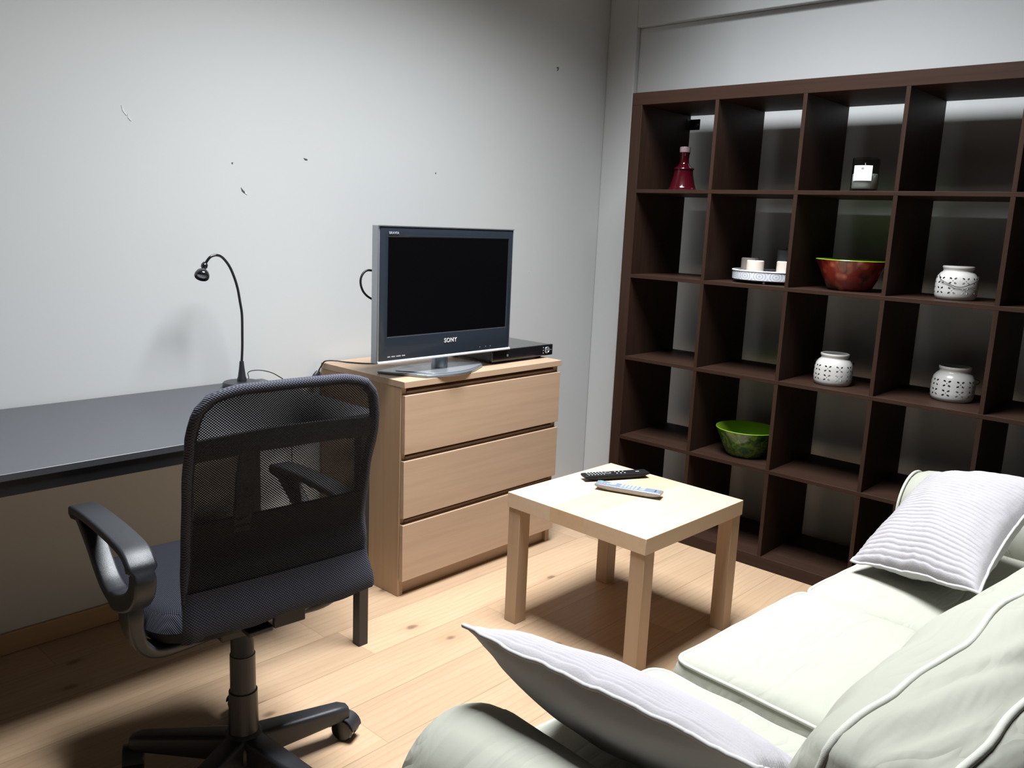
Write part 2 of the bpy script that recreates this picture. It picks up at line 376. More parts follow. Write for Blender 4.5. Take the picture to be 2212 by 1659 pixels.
J = (O[0]+.012, O[1]-.012, O[2]+.012, O[3]-.01)
fr4(bm, J, I, fy - .002, fy - .001, oz); fr4(bm, I, I2, fy - .001, fy + .0015, oz)
bmesh.ops.remove_doubles(bm, verts=bm.verts, dist=1e-6)
bz = obj('bezel', bm, M_bezel, tv, smooth=25)
tvb('screen', sx0, .0005, sz0, sx1, .003, sz1, M_screen)
# thin silver lip along the lower edge and the light line under the screen
bm = BM(); prism([(0, 0), (-.006, .001), (-.007, .005), (-.002, .010), (.004, .010)], -TW/2 + .001, TW/2 - .001, bm, Matrix(((0, 0, 1, 0), (1, 0, 0, fy + .003), (0, 1, 0, TZ + oz - .001), (0, 0, 0, 1))))
obj('lower_trim', bm, plain('bright_silver_trim', (.62, .65, .70), .3, metal=.3), tv, smooth=30)
tvb('top_trim', -TW/2 + .001, -.003, TZ + TH - .0035, TW/2 - .001, .004, TZ + TH - .0005, M_silver)
tvb('screen_edge', sx0, -.0006, sz0 - .0022, sx1, .001, sz0 - .0008, M_silver2)
FX = lambda x, z: Matrix.Translation((x - TX, fy - .0028, z + oz)) @ Matrix.Rotation(RAD(90), 4, 'X')
text('logo', 'SONY', .0215, M_logo, tv, FX(-.9705, .8925), .0006, .0004, 1.12)
text('model_lettering', 'BRAVIA', .0115, M_logo_dim, tv, FX(-1.238, 1.2665), .0004, .0002, 1.1)
for k, wd in enumerate((.012, .016, .020, .014)):
    tvb('status_marking', -.283 + [0, .017, .038, .063][k], -.0027, .8535, -.283 + [0, .017, .038, .063][k] + wd, -.0021, .8575, M_logo_dim)
for x in (-.82, -.79, -.765): tvb('indicator_light', x - TX, -.0028, .8548, x - TX + .003, -.0021, .8568, M_logo_dim)
# neck and foot
obj('neck', lathe([(0, .006), (.030, .006), (.030, .075), (.026, .080), (0, .08)], 32), M_silver2, tv, smooth=40)
outer = [(-.236, .070), (-.150, -.098)] + [(-.150 + .32*t, -.098 - .048*sin(pi*min(1, t*1.02)) + .050*t) for t in [i/14 for i in range(1, 15)]] + [(.200, -.02), (.215, .012), (.16, .075), (.06, .10), (-.10, .10)]
outer = [(x + .005, y) for x, y in outer]
ft = obj('foot', prism(outer, 0.0005, .011), M_silver2, tv, smooth=30, bevel=.003)
inner = [(x*.84 + .012, y*.70 - .02) for x, y in outer]
obj('foot_plate', prism(inner, .011, .0135), M_silver, ft, smooth=30, bevel=.001)
# cables at the back
obj('antenna_cable', tube([(-1.20-TX, .12-.088, 1.136+oz), (-1.243-TX, .14-.088, 1.137+oz), (-1.267-TX, .14-.088, 1.138+oz), (-1.285-TX, .14-.088, 1.128+oz), (-1.295-TX, .14-.088, 1.108+oz), (-1.292-TX, .14-.088, 1.083+oz), (-1.276-TX, .14-.088, 1.059+oz), (-1.244-TX, .14-.088, 1.040+oz), (-1.18-TX, .13-.088, 1.02+oz)], .0038), M_cable, tv, smooth=60)
pc = obj('power_cable', tube([(-.99-TX, .17-.088, .82+oz), (-1.04-TX, .27-.088, .785+oz), (-1.11-TX, .314-.088, .780+oz), (-1.162-TX, .39-.088, .7795+oz), (-1.195-TX, .415-.088, .784+oz), (-1.232-TX, .43-.088, .784+oz), (-1.243-TX, .444-.088, .760+oz), (-1.249-TX, .450-.088, .742+oz)], .0026, 8), M_cable, tv, smooth=60)
# inline switch hanging on the cable beside the chest
bm = lathe([(0, 0), (.007, 0), (.010, .008), (.013, .02), (.013, .055), (.009, .066), (0, .068)], 16, axis=Matrix.Translation((-1.248-TX, .450-.088, .745+oz)) @ Matrix.Rotation(RAD(-150), 4, 'Y') @ Matrix.Diagonal((1.15, .75, 1, 1)))
obj('cable_plug', bm, M_plastic, pc, smooth=40)

# ------------------------------------------------------------------ media player behind the television
pl = thing('media_player', 'flat black media player box behind the television corner', 'media player', (-.552, .20, CZ))
obj('case', B(-.18, -.138, .010, .18, .13, .053), M_gloss, pl, bevel=.006, seg=3)
obj('front_panel', B(-.181, -.145, .010, .181, -.137, .0555), M_gloss, pl, bevel=.005, seg=3)
for x in (-.14, .14):
    for y in (-.10, .10): obj('rubber_foot', lathe([(0, 0), (.012, 0), (.012, .010), (0, .010)], 16, axis=Matrix.Translation((x, y, 0))), M_plastic, pl)
RY = lambda x, y, z: Matrix.Translation((x, y, z)) @ Matrix.Rotation(RAD(90), 4, 'X')
obj('control_dial', lathe([(.008, -.001), (.013, -.001), (.0145, .001), (.013, .003), (.010, .0035), (.008, .001)], 28, axis=RY(.143, -.146, .033)), M_silver, pl, smooth=50)
obj('dial_button', lathe([(0, .003), (.005, .0028), (.0065, 0), (.0065, -.001)], 20, axis=RY(.143, -.146, .033)), M_silver2, pl, smooth=40)
for z in (.022, .033, .044): obj('small_button', B(.118, -.1463, z - .002, .122, -.145, z + .002), M_logo_dim, pl)
obj('indicator_mark', B(.166, -.1463, .031, .169, -.145, .035), M_logo_dim, pl)
obj('logo_emblem', lathe([(.0030, 0), (.0048, 0), (.0048, .0006), (.0030, .0006), (.0030, 0)], 20, axis=RY(-.095, -.1455, .031)), M_logo_dim, pl)
obj('logo_emblem_dot', B(-.0962, -.1462, .0298, -.0938, -.1452, .0322), M_logo_dim, pl)

# ------------------------------------------------------------------ side table and remotes
tb = thing('coffee_table', 'small square light wood coffee table between the chest and the sofa', 'table', (-.8122, -.6532, 0), -.0254)
h = .275
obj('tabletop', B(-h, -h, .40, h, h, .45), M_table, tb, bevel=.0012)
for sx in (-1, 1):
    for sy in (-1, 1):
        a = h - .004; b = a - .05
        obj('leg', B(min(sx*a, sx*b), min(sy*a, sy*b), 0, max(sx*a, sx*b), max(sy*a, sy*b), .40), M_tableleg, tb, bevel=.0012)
def remote(name, label, p0, p1, wd, top, base, grey):
    p0, p1 = Vector(p0), Vector(p1); d = p1 - p0; L = d.length; a = math.atan2(d.y, d.x); c = (p0 + p1)/2
    t = thing(name, label, 'remote control', (c.x, c.y, .4502), a)
    bm = BM(); N = 14; rings = []
    for i in range(N + 1):
        u = i / N; x = -L/2 + L*u; e = min(1, (min(u, 1-u)*L/.02 + .35) ** .5) if min(u, 1-u)*L < .013 else 1
        zb = .0015 + .011*(abs(2*u - 1) ** 6)
        ww = wd/2*(.86 + .14*e)
        prof = [(-ww*.62, zb), (ww*.62, zb), (ww*.95, .009 + zb*.4), (ww, .0185), (ww*.93, .0215), (-ww*.93, .0215), (-ww, .0185), (-ww*.95, .009 + zb*.4)]
        rings.append([bm.verts.new((x, y, z)) for y, z in prof])
    for i in range(N):
        for j in range(8): bm.faces.new((rings[i][j], rings[i][(j+1) % 8], rings[i+1][(j+1) % 8], rings[i+1][j]))
    bm.faces.new(rings[0][::-1]); bm.faces.new(rings[-1])
    obj('casing', bm, base, t, smooth=50, bevel=.0012)
    if grey: obj('face_plate', B(-L/2 + .006, -wd/2*.84, .0212, L/2 - .008, wd/2*.84, .0222), top, t, bevel=.0005)
    return t, L
M_remS = plain('silver_remote_case', (.24, .24, .245), .32, metal=.35); M_remF = plain('pale_blue_grey_face', (.20, .25, .33), .35, metal=.3)
M_btn = plain('pale_button', (.38, .44, .50), .45); M_btng = plain('green_button', (.10, .42, .36), .45); M_btnr = plain('red_button', (.6, .2, .25), .45); M_btnd = plain('dark_button', (.05, .055, .06), .45)
t, L = remote('remote_control', 'silver grey remote control lying on the table, nearer the sofa', (-.819, -.535), (-.747, -.748), .048, M_remF, M_remS, True)
def button(par, x, y, sx, sy, m, z=.0222): obj('button', B(x - sx/2, y - sy/2, z, x + sx/2, y + sy/2, z + .0014), m, par, bevel=.0005)
button(t, -L/2 + .016, .010, .010, .012, M_btng)
for i in range(3): button(t, -L/2 + .022 + i*.010, -.012 + (i == 2)*.004, .006, .007, M_btnr if i < 2 else M_btn)
obj('cursor_ring', lathe([(.008, 0), (.0125, 0), (.0125, .002), (.008, .002), (.008, 0)], 24, axis=Matrix.Translation((-L/2 + .058, 0, .0222))), M_btn, t)
obj('ok_button', lathe([(0, .0018), (.006, .0018), (.006, 0)], 20, axis=Matrix.Translation((-L/2 + .058, 0, .0222))), M_btn, t)
for i in range(5):
    for j in range(3): button(t, -L/2 + .090 + i*.0125, (j - 1)*.0125, .009, .008, M_btn)
for j in (-1, 1): button(t, -L/2 + .160, j*.009, .018, .010, M_btn)
button(t, L/2 - .022, -.001, .004, .020, M_btnd)
t, L = remote('remote_control', 'black remote control with a silver ring, at the back of the table', (-.790, -.455), (-.572, -.572), .046, None, plain('matt_black_remote', (.006, .006, .007), .5, spec=.2), False)
obj('cursor_ring', lathe([(.007, 0), (.0125, 0), (.0125, .0018), (.007, .0018), (.007, 0)], 24, axis=Matrix.Translation((-.030, 0, .0216))), M_silver, t)
for i in range(6):
    for j in range(3): button(t, -L/2 + .018 + i*.0115, (j - 1)*.0115, .0045, .0035, M_logo, .0215)
for i in range(3):
    for j in range(2): button(t, .002 + i*.015, (j - .5)*.018, .005, .005, M_logo, .0215)
obj('printed_mark', B(.078, -.003, .0214, .092, .003, .0218), M_logo_dim, t)

# ------------------------------------------------------------------ desk and desk lamp
DX0, DX1, DY0, DY1, DZ = -3.02, -1.475, -.188, .462, .74
dk = thing('desk', 'long dark grey desk with black legs against the back wall', 'desk', ((DX0 + DX1)/2, (DY0 + DY1)/2, 0))
dx, dy = (DX0 + DX1)/2, (DY0 + DY1)/2
obj('desktop', B(DX0 - dx, DY0 - dy, DZ - .017, DX1 - dx, DY1 - dy, DZ), M_desk, dk, bevel=.0015)
bm = BM(); q = .006
x0, x1, y0, y1 = DX0 + .03 - dx, DX1 - .04 - dx, DY0 + q - dy, DY1 - q - dy
box(bm, x0, y0, .688, x1, y0 + .02, DZ - .017); box(bm, x0, y1 - .02, .688, x1, y1, DZ - .017); box(bm, x0, y0 + .02, .688, x0 + .02, y1 - .02, DZ - .017); box(bm, x1 - .02, y0 + .02, .688, x1, y1 - .02, DZ - .017)
obj('apron', bm, M_black, dk)
for lx in (DX0 + .035, -1.547):
    for ly in (-.198 + .012, DY1 - .045): obj('leg', B(lx - dx, ly - dy - (.012 if ly < 0 else 0), 0, lx + .034 - dx, ly + .034 - dy - (.012 if ly < 0 else 0), .722), M_black, dk, bevel=.002)
lm = thing('desk_lamp', 'black gooseneck desk lamp bent to the left on the desk corner', 'lamp', (-1.615, .354, DZ))
obj('base', lathe([(0, 0), (.060, 0), (.062, .003), (.062, .016), (.058, .021), (.02, .023), (0, .023)], 48), M_plastic, lm, smooth=40)
obj('stem_cone', lathe([(.015, .020), (.0155, .030), (.0125, .040), (.0085, .070), (.0068, .090), (0, .091)], 24), M_plastic, lm, smooth=40)
neck = [(0, 0, .085), (.003, 0, .13), (.004, 0, .175), (.004, 0, .243), (-.002, 0, .285), (-.010, 0, .330), (-.022, 0, .368), (-.038, 0, .402), (-.060, 0, .428), (-.080, 0, .4360), (-.102, 0, .430), (-.119, 0, .410)]
obj('gooseneck', tube(neck, .0043, 12), M_gloss, lm, smooth=60)
A = Vector((-.45, -.40, -.80)).normalized(); R3 = A.to_track_quat('Z', 'Y').to_matrix().to_4x4()
hd = obj('lamp_head', lathe([(0, -.012), (.007, -.010), (.0105, -.002), (.010, .006), (.0065, .011), (.009, .015), (.018, .023), (.0225, .034), (.0225, .043), (.0195, .046), (.0185, .040), (0, .038)], 32, axis=Matrix.Translation((-.122, 0, .404)) @ R3), M_gloss, lm, smooth=50)
obj('lens', lathe([(0, .0425), (.010, .042), (.016, .0395), (.016, .039)], 24, axis=Matrix.Translation((-.122, 0, .404)) @ R3), M_silver, hd, smooth=50)
obj('power_cord', tube([(.03, .03, .016), (.055, .052, .020), (.072, .085, .031), (.10, .094, .035), (.14, .088, .030), (.180, .078, .012), (.225, .082, -.03), (.245, .094, -.14), (.25, .096, -.40), (.22, .095, -.60)], .0017, 8), M_cable, lm, smooth=60)

# ------------------------------------------------------------------ office chair
oc = thing('office_chair', 'black office chair with mesh back turned towards the desk', 'chair', (-2.115, -.499, 0), -.0864)
# five-arm base with castors
CA = [RAD(a) + .0864 for a in (-10.5, 61.5, 133.5, 205.5, 277.5)]
obj('column', lathe([(0, .06), (.036, .06), (.036, .10), (.0345, .105), (.0325, .217), (.0305, .218), (.0305, .2185), (.0292, .219), (.0287, .309), (.027, .3095), (.0262, .311), (.0262, .425), (0, .425)], 32), M_plastic, oc, smooth=35)
obj('hub', lathe([(0, .038), (.045, .040), (.056, .055), (.055, .085), (.044, .108), (.036, .115), (0, .115)], 32), M_plastic, oc, smooth=40)
def armbm(a):
    bm = BM(); N = 12; R = []
    for i in range(N + 1):
        u = i/N; r = .03 + .235*u
        wd = .060 - .017*u; top = .110 - .014*u; bot = .043 + .014*u
        if u > .93: wd *= .8; top -= .006
        s = rrect(wd, top - bot, .011, 3); c = (top + bot)/2
        R.append([bm.verts.new((r*cos(a) - y*sin(a), r*sin(a) + y*cos(a), c + z)) for y, z in s])
    for i in range(N):
        for j in range(len(R[0])): k = (j+1) % len(R[0]); bm.faces.new((R[i][j], R[i][k], R[i+1][k], R[i+1][j]))
    bm.faces.new(R[0][::-1]); bm.faces.new(R[-1]); return bm
for q, a in enumerate(CA):
    ar = obj('base_arm', armbm(a), M_plastic, oc, smooth=50)
    cx, cy = .262*cos(a), .262*sin(a); sa = a + [2.2, .8, 1.9, 2.6, 1.2][q]
    M = Matrix.Translation((cx, cy, .0300)) @ Matrix.Rotation(sa, 4, 'Z') @ Matrix.Rotation(RAD(90), 4, 'X')
    cs = obj('castor', lathe([(0, -.006), (.024, -.006), (.024, .006), (0, .006)], 28, axis=M), M_plastic, ar, smooth=40)
    for sgn in (-1, 1):
        obj('wheel', lathe([(0, sgn*.006), (.0285, sgn*.006), (.0298, sgn*.009), (.0298, sgn*.019), (.026, sgn*.0235), (0, sgn*.0255)], 32, axis=M), M_gloss, ar, smooth=40)
    hood = BM(); pts = [Vector((.0325*cos(t), 0, .0325*sin(t))) for t in [RAD(5 + 17*k) for k in range(11)]]
    sweep(pts, rrect(.004, .046, .0015, 1), False, hood, up=None)
    hood.transform(Matrix.Translation((cx, cy, .0300)) @ Matrix.Rotation(sa, 4, 'Z')); obj('castor_hood', hood, M_plastic, ar, smooth=40)
    obj('castor_stem', lathe([(0, .055), (.006, .055), (.006, .07), (0, .07)], 12, axis=Matrix.Translation((cx, cy, 0))), M_silver, ar)
# seat
def pad(L, W, z0, z1, r, bm=None, n=28, crown=.0, cx=0, cy=0, uv=True, front=0):
    bm = bm or BM(); uvl = bm.loops.layers.uv.verify(); V = {}
    def P(i, j, top):
        x = -1 + 2*i/n; y = -1 + 2*j/n
        k = max(abs(x), abs(y)); q = (abs(x)**5 + abs(y)**5)**.2 if k else 1; s = k/q if q else 1
        X, Y = x*s*L/2, y*s*W/2
        e = 1 - k; hh = (z1 - z0)/2; d = e*min(L, W)/2; f = sqrt(max(0, 1 - max(0, 1 - d/r)**2))
        z = (z0 + z1)/2 + (hh*f + crown*(1 - k*k))*(1 if top else -1 if not crown else -(hh*f)/(hh*f + crown*(1-k*k) + 1e-9))
        return Vector((cx + X, cy + Y, z))
    g = {}
    for top in (0, 1):
        for i in range(n + 1):
            for j in range(n + 1):
                edge = i in (0, n) or j in (0, n)
                if top and edge: g[1, i, j] = g[0, i, j]; continue
                g[top, i, j] = bm.verts.new(P(i, j, top))
        for i in range(n):
            for j in range(n):
                f = bm.faces.new([g[top, i, j], g[top, i+1, j], g[top, i+1, j+1], g[top, i, j+1]])
                for lp in f.loops: c = lp.vert.co; lp[uvl].uv = (c.x + (.5 if c.x > 0 else -.5)*(z1 - c.z), c.y - c.z)
    return bm
obj('seat', pad(.47, .45, .418, .492, .035, crown=.012, cy=.112), M_seat, oc, smooth=60)
obj('seat_pan', pad(.40, .40, .400, .432, .02, cy=.12), M_plastic, oc, smooth=60)
mech = BM(); box(mech, -.075, -.06, .382, .075, .14, .412); box(mech, -.03, -.10, .396, .03, -.04, .410); obj('tilt_mechanism', mech, M_black, oc, bevel=.004)
obj('adjusting_lever', tube([(.05, .0, .398), (.16, .01, .396), (.24, .02, .400)], .005, 8), M_black, oc, smooth=60)
# armrests: closed loops with a bracket under the seat
def armrest(sx):
    X = -.268 if sx < 0 else .232
    loop = [(X, .212, .656), (X, .15, .664), (X, .05, .668), (X, -.06, .667), (X, -.120, .660), (X, -.152, .636), (X, -.152, .600), (X, -.128, .570), (X, -.085, .546), (X, -.03, .530), (X, .03, .540), (X, .075, .567), (X, .120, .603), (X, .180, .642)]
    if sx > 0: loop = [(a, b + .05, c) for a, b, c in loop]
    def sec(u):
        wide = .056 if (u < .36 or u > .95) else .042; th = .020 if u < .34 else .024
        if .38 < u < .66: th = .038
        return rrect(wide, th, .006, 3)
    pts = spline(loop, 5, True); N = len(pts); bm = BM(); R = []
    for i, p in enumerate(pts):
        t = (pts[(i+1) % N] - pts[i-1]).normalized(); n = Vector((1, 0, 0)); b = t.cross(n)
        R.append([bm.verts.new(p + n*x + b*y) for x, y in sec(i/N)])
    for i in range(N):
        for j in range(len(R[0])): k = (j+1) % len(R[0]); bm.faces.new((R[i][j], R[i][k], R[(i+1) % N][k], R[(i+1) % N][j]))
    o = obj('armrest', bm, M_plastic, oc, smooth=50)
    br = sweep(spline([(X, -.075, .540), (X, -.080, .52), (X - sx*.004, -.070, .485), (X - sx*.020, -.055, .44), (X - sx*.055, -.04, .408), (X - sx*.12, -.02, .394), (X - sx*.19, -.01, .392)], 5), lambda u: rrect(.075 - .025*u, .034 - .016*u, .007, 2), up=(0, 1, 0))
    obj('armrest_bracket', br, M_plastic, o, smooth=50)
armrest(-1); armrest(1)
# mesh backrest
BX, BY, BZ, TL = .0285, -.1655, .4731, .0816
UPV = Vector((0, -TL, 1)).normalized(); NV = Vector((0, 1, TL)).normalized()
def interp(tab, x):
    for (a, va), (b, vb) in zip(tab, tab[1:]):
        if x <= b: t = (x - a)/(b - a); t = t*t*(3 - 2*t); return va + (vb - va)*t
    return tab[-1][1]
HW = [(-.02, .228), (0, .226), (.09, .2165), (.17, .2100), (.28, .2120), (.36, .2155), (.42, .2150), (.455, .2100), (.480, .2000), (.500, .1820), (.512, .1560), (.5185, .1150)]
FW = [(-.02, 0), (0, 0), (.09, .028), (.17, .038), (.28, .028), (.40, .008), (.52, 0)]
def bk(a, hh, d=0, side=None):
    """point on the backrest: a across, hh up, d towards the seat"""
    curve = .008*(1 - (a/.22)**2); hh *= .975
    return Vector((BX + a, BY, BZ)) + UPV*hh + NV*(interp(FW, hh) + d) - NV*curve*.6
def sheet(d, h0, h1, nu=40, nv=44, shrink=0, sag=True, bm=None):
    bm = bm or BM(); uvl = bm.loops.layers.uv.verify(); G = []
    for j in range(nv + 1):
        hh = h0 + (h1 - h0)*j/nv; wv = interp(HW, hh) - shrink; row = []
        for i in range(nu + 1):
            a = -1 + 2*i/nu; h2 = hh
            if sag and h0 <= 0: h2 += (1 - j/nv)**3 * (.006*sin(a*7 + 1) - .006*(abs(a)**3) - (.006 if a < -.8 else 0))
            e = max(0, abs(a) - .94)/.06
            row.append((bm.verts.new(bk(a*wv, h2, d + (.010*e*e if d < .01 else -.010*e*e))), (a*wv, h2)))
        G.append(row)
    for j in range(nv):
        for i in range(nu):
            q = [G[j][i], G[j][i+1], G[j+1][i+1], G[j+1][i]]; f = bm.faces.new([v for v, _ in q])
            for lp, (_, u) in zip(f.loops, q): lp[uvl].uv = u
    return bm
mb = sheet(0, .0, .5185); sheet(.021, .06, .5175, bm=mb)
o = obj('backrest_mesh', mb, M_mesh, oc)
for p in o.data.polygons: p.use_smooth = True
# padded rim wrapped in the same fabric, its highlight painted in as a lighter tone
def rimbm(d, r, closedbottom=False):
    L = []; hs = [-.004 + .47*k/22 for k in range(23)] + [.480, .492, .502, .510, .5155]
    left = [(-interp(HW, hh), hh) for hh in hs]; right = [(interp(HW, hh), hh) for hh in reversed(hs)]
    topw = interp(HW, .5155); mid = [(-topw + 2*topw*k/14, .5175 + .0015*sin(pi*k/14)) for k in range(1, 14)]
    path = [bk(a*(1 - .008/.21), hh, d) for a, hh in left + mid + right]
    bm = BM(); uvl = bm.loops.layers.uv.verify(); sweep(path, lambda u: circ(r*max(.3, min(1, .3 + min(u, 1 - u)/.09*.7)), 12), False, bm)
    for f in bm.faces:
        for lp in f.loops: c = lp.vert.co; lp[uvl].uv = (c.x + c.y*.5, c.z)
    return bm
obj('backrest_rim', rimbm(.011, .0115), meshmat('rim_mesh_highlight', False, col=(.055, .056, .075)), oc, smooth=60)
# dense lower part of the cover with its hem
lw = sheet(-.0025, -.006, .085, nv=16); o = obj('backrest_hem', lw, M_meshsolid, oc)
for p in o.data.polygons: p.use_smooth = True
# plastic frame inside
def slab(pts, d0, d1):
    bm = BM(); a = [bm.verts.new(bk(x, hh, d0)) for x, hh in pts]; b = [bm.verts.new(bk(x, hh, d1)) for x, hh in pts]; n = len(pts)
    bm.faces.new(a[::-1]); bm.faces.new(b)
    for i in range(n): bm.faces.new((a[i], a[(i+1) % n], b[(i+1) % n], b[i]))
    return bm
def band(a0, a1, f0, f1, d0, d1, n=16):
    bm = BM()
    for i in range(n):
        u0, u1 = a0 + (a1 - a0)*i/n, a0 + (a1 - a0)*(i+1)/n
        v = [bm.verts.new(bk(u, f, d)) for d in (d0, d1) for u, f in ((u0, f0(u0)), (u1, f0(u1)), (u1, f1(u1)), (u0, f1(u0)))]
        for q in ((0, 1, 2, 3), (7, 6, 5, 4), (0, 4, 5, 1), (3, 2, 6, 7)): bm.faces.new([v[k] for k in q])
    bmesh.ops.remove_doubles(bm, verts=bm.verts, dist=1e-6); return bm
fr = obj('backrest_frame', band(-.205, .205, lambda u: .374 + .006*cos(u*9), lambda u: .420 + .008*cos(u*9), .005, .014), M_black, oc)
for hh in range(1): 
    bm = BM()
    for k in range(10):
        h0, h1 = .19 + .19*k/10, .19 + .19*(k+1)/10
        v = [bm.verts.new(bk(a, q, d)) for d in (.005, .014) for a, q in ((-.108, h0), (-.072, h0), (-.072, h1), (-.108, h1))]
        for q in ((0, 1, 2, 3), (7, 6, 5, 4), (0, 3, 7, 4), (1, 5, 6, 2)): bm.faces.new([v[m] for m in q])
    obj('frame_post', bm, M_black, fr)
bm = BM()
for k in range(14):
    h0, h1 = .018 + .212*k/14, .018 + .212*(k+1)/14
    for i in range(12):
        a0 = -1 + 2*i/12; a1 = a0 + 2/12; w0, w1 = interp(HW, h0) - .012, interp(HW, h1) - .012
        v = [bm.verts.new(bk(a, q, d)) for d in (.005, .015) for a, q in ((a0*w0, h0), (a1*w0, h0), (a1*w1, h1), (a0*w1, h1))]
        bm.faces.new(v[:4]); bm.faces.new(v[4:][::-1])
obj('lumbar_panel', bm, M_meshsolid, oc)
obj('frame_end_plate', B(.006, -.150, .428, .080, -.138, .462), M_black, oc, bevel=.002)

# ------------------------------------------------------------------ sofa
YAW = RAD(-4.5)
sf = thing('sofa', 'three seat cream fabric sofa with rolled arms and piped cushions', 'sofa', (-2.178, -1.296, 0), YAW)
def fold(p, amp=.004, f=6, seed=0): return amp*(noise.noise(Vector((p[0]*f + seed, p[1]*f, p[2]*f))) + .5*noise.noise(Vector((p[0]*f*2.3, p[1]*f*2.3 + seed, p[2]*f*2))))
def cushion(name, x0, x1, y0, y1, z0, z1, r, crown, par, mat, n=(34, 34, 8), seed=0, wr=.004, shape=None, pr=.0042, side=.012, pipes=(1, -1), cexp=.6):
    """box cushion with rounded plan corners, crowned faces and piping round both edges"""
    cx, cy, cz = (x0+x1)/2, (y0+y1)/2, (z0+z1)/2; hx, hy, hz = (x1-x0)/2, (y1-y0)/2, (z1-z0)/2
    def D(a, b, c):           # a,b,c in -1..1 on the cube surface
        X, Y, Z = a*hx, b*hy, c*hz
        ix, iy = hx - r, hy - r; qx, qy = max(-ix, min(ix, X)), max(-iy, min(iy, Y)); dx, dy = X - qx, Y - qy
        m = max(abs(dx), abs(dy)); l = sqrt(dx*dx + dy*dy)
        if l > 1e-9: X, Y = qx + dx/l*m, qy + dy/l*m
        er = .022; k = max(0, (max(abs(a)*hx - (hx - er), abs(b)*hy - (hy - er)))/er) 
        Z += (1 if c > 0 else -1)*abs(c)*(crown*((1 - a*a)**cexp)*((1 - b*b)**cexp) - .004*min(1, k)**2)
        bul = side*(1 - c*c); f = max(abs(a), abs(b))**8
        X += bul*a*abs(a)**6*f; Y += bul*b*abs(b)**6*f
        p = Vector((cx + X, cy + Y, cz + Z))
        w = fold(p, wr, 5, seed) + wr*.6*sin((a*.4 + b)*14 + seed)*max(0, max(abs(a), abs(b)) - .6)
        p.z += w*(1 if c > 0 else -1)*abs(c); p.x += a**7*w; p.y += b**7*w
        return shape(p, a, b, c) if shape else p
    bm = BM(); nx, ny, nz = n; V = {}
    def gv(i, j, k):
        if (i, j, k) not in V: V[i, j, k] = bm.verts.new(D(-1 + 2*i/nx, -1 + 2*j/ny, -1 + 2*k/nz))
        return V[i, j, k]
    for i in range(nx):
        for j in range(ny):
            for k in (0, nz): bm.faces.new((gv(i, j, k), gv(i+1, j, k), gv(i+1, j+1, k), gv(i, j+1, k)))
    for k in range(nz):
        for i in range(nx):
            for j in (0, ny): bm.faces.new((gv(i, j, k), gv(i+1, j, k), gv(i+1, j, k+1), gv(i, j, k+1)))
        for j in range(ny):
            for i in (0, nx): bm.faces.new((gv(i, j, k), gv(i, j+1, k), gv(i, j+1, k+1), gv(i, j, k+1)))
    o = obj(name, bm, mat, par)
    for p in o.data.polygons: p.use_smooth = True
    for c in pipes:
        per = [(-1 + 2*i/40, -1) for i in range(40)] + [(1, -1 + 2*i/40) for i in range(40)] + [(1 - 2*i/40, 1) for i in range(40)] + [(-1, 1 - 2*i/40) for i in range(40)]
        pts = [D(a, b, c) for a, b in per]
        obj('piping', sweep(pts, circ(pr, 8), True), M_cream_pipe, o, smooth=70)
    return o
for x0, x1, sd, zz in ((.03, .552, 1, -.022), (.564, 1.098, 2, .004), (1.106, 1.80, 3, -.004)):
    cushion('seat_cushion', x0, x1, -.62, .004 + (.0 if sd > 1 else .03), .325 + min(zz, 0), .445 + zz, .035, .035, sf, M_sofa, seed=sd*3.3, wr=.003)
obj('base_frame', B(-.02, -.80, .05, 1.88, -.02, .300), M_sofa, sf, bevel=.015, seg=3)
obj('seat_front_valance', B(.06, -.03, .02, 1.80, -.012, .31), M_sofa, sf, bevel=.006)
def sofa_arm(uc, R=.122, zc=.485, name='arm', pipe=True, fwd=0):
    prof = [(-.095, .02), (-.098, .2), (-.100, .36)] + [(-R*cos(t), R*sin(t)) for t in []]
    pr = [(-.095, .02), (-.098, .20), (-.100, .36)]
    for k in range(0, 25):
        a = RAD(218 - k*(256/24)); pr.append((R*cos(a), zc + R*sin(a)))
    pr += [(.100, .36), (.098, .20), (.095, .02)]
    cyc = (0, .40)
    bm = BM(); rings = []; ys = [(.014, .30), (.012, .60), (.005, .80), (-.008, .90), (-.028, .96), (-.055, .99), (-.075, 1.0)] + [(-.03 - .80*i/24, 1.0) for i in range(1, 25)] + [(-.838, .97), (-.845, .8)]
    ys = [(y + fwd*max(0, 1 + y/.5), q) for y, q in ys]
    for y, s in ys:
        ring = []
        for x, z in pr:
            p = Vector((uc + x*s, y, zc*.9 + (z - zc*.9)*(s if z > .1 else 1)))
            w = fold(p, .004 if s == 1 else .002, 4, uc); ring.append(bm.verts.new(p + Vector((w*(1 if x > 0 else -1), 0, w if z > .5 else 0))))
        rings.append(ring)
    m = len(pr)
    for i in range(len(rings) - 1):
        for j in range(m): k = (j+1) % m; bm.faces.new((rings[i][j], rings[i][k], rings[i+1][k], rings[i+1][j]))
    bm.faces.new(rings[0][::-1]); bm.faces.new(rings[-1])
    o = obj(name, bm, M_sofa, sf, smooth=60)
    if not pipe: return
    pp = [Vector((uc + x*.90, -.001 + fwd, zc*.9 + (z - zc*.9)*.90)) for x, z in pr[1:-1]]
    obj('piping', sweep(pp, circ(.0045, 8)), M_cream_pipe, o, smooth=70)
sofa_arm(-.035, .115, .474, pipe=False); sofa_arm(1.915, .122, .49, fwd=.078)
bb = BM(); bx = obj('back_frame', B(-.10, -.86, .05, 1.98, -.70, .735), M_sofa, sf, bevel=.05, seg=6)
def backshape(p, a, b, c):
    # lean back with height and bulge forward
    hh = (p.z - .44)/.38
    p.y += -.055*hh + .0
    return p
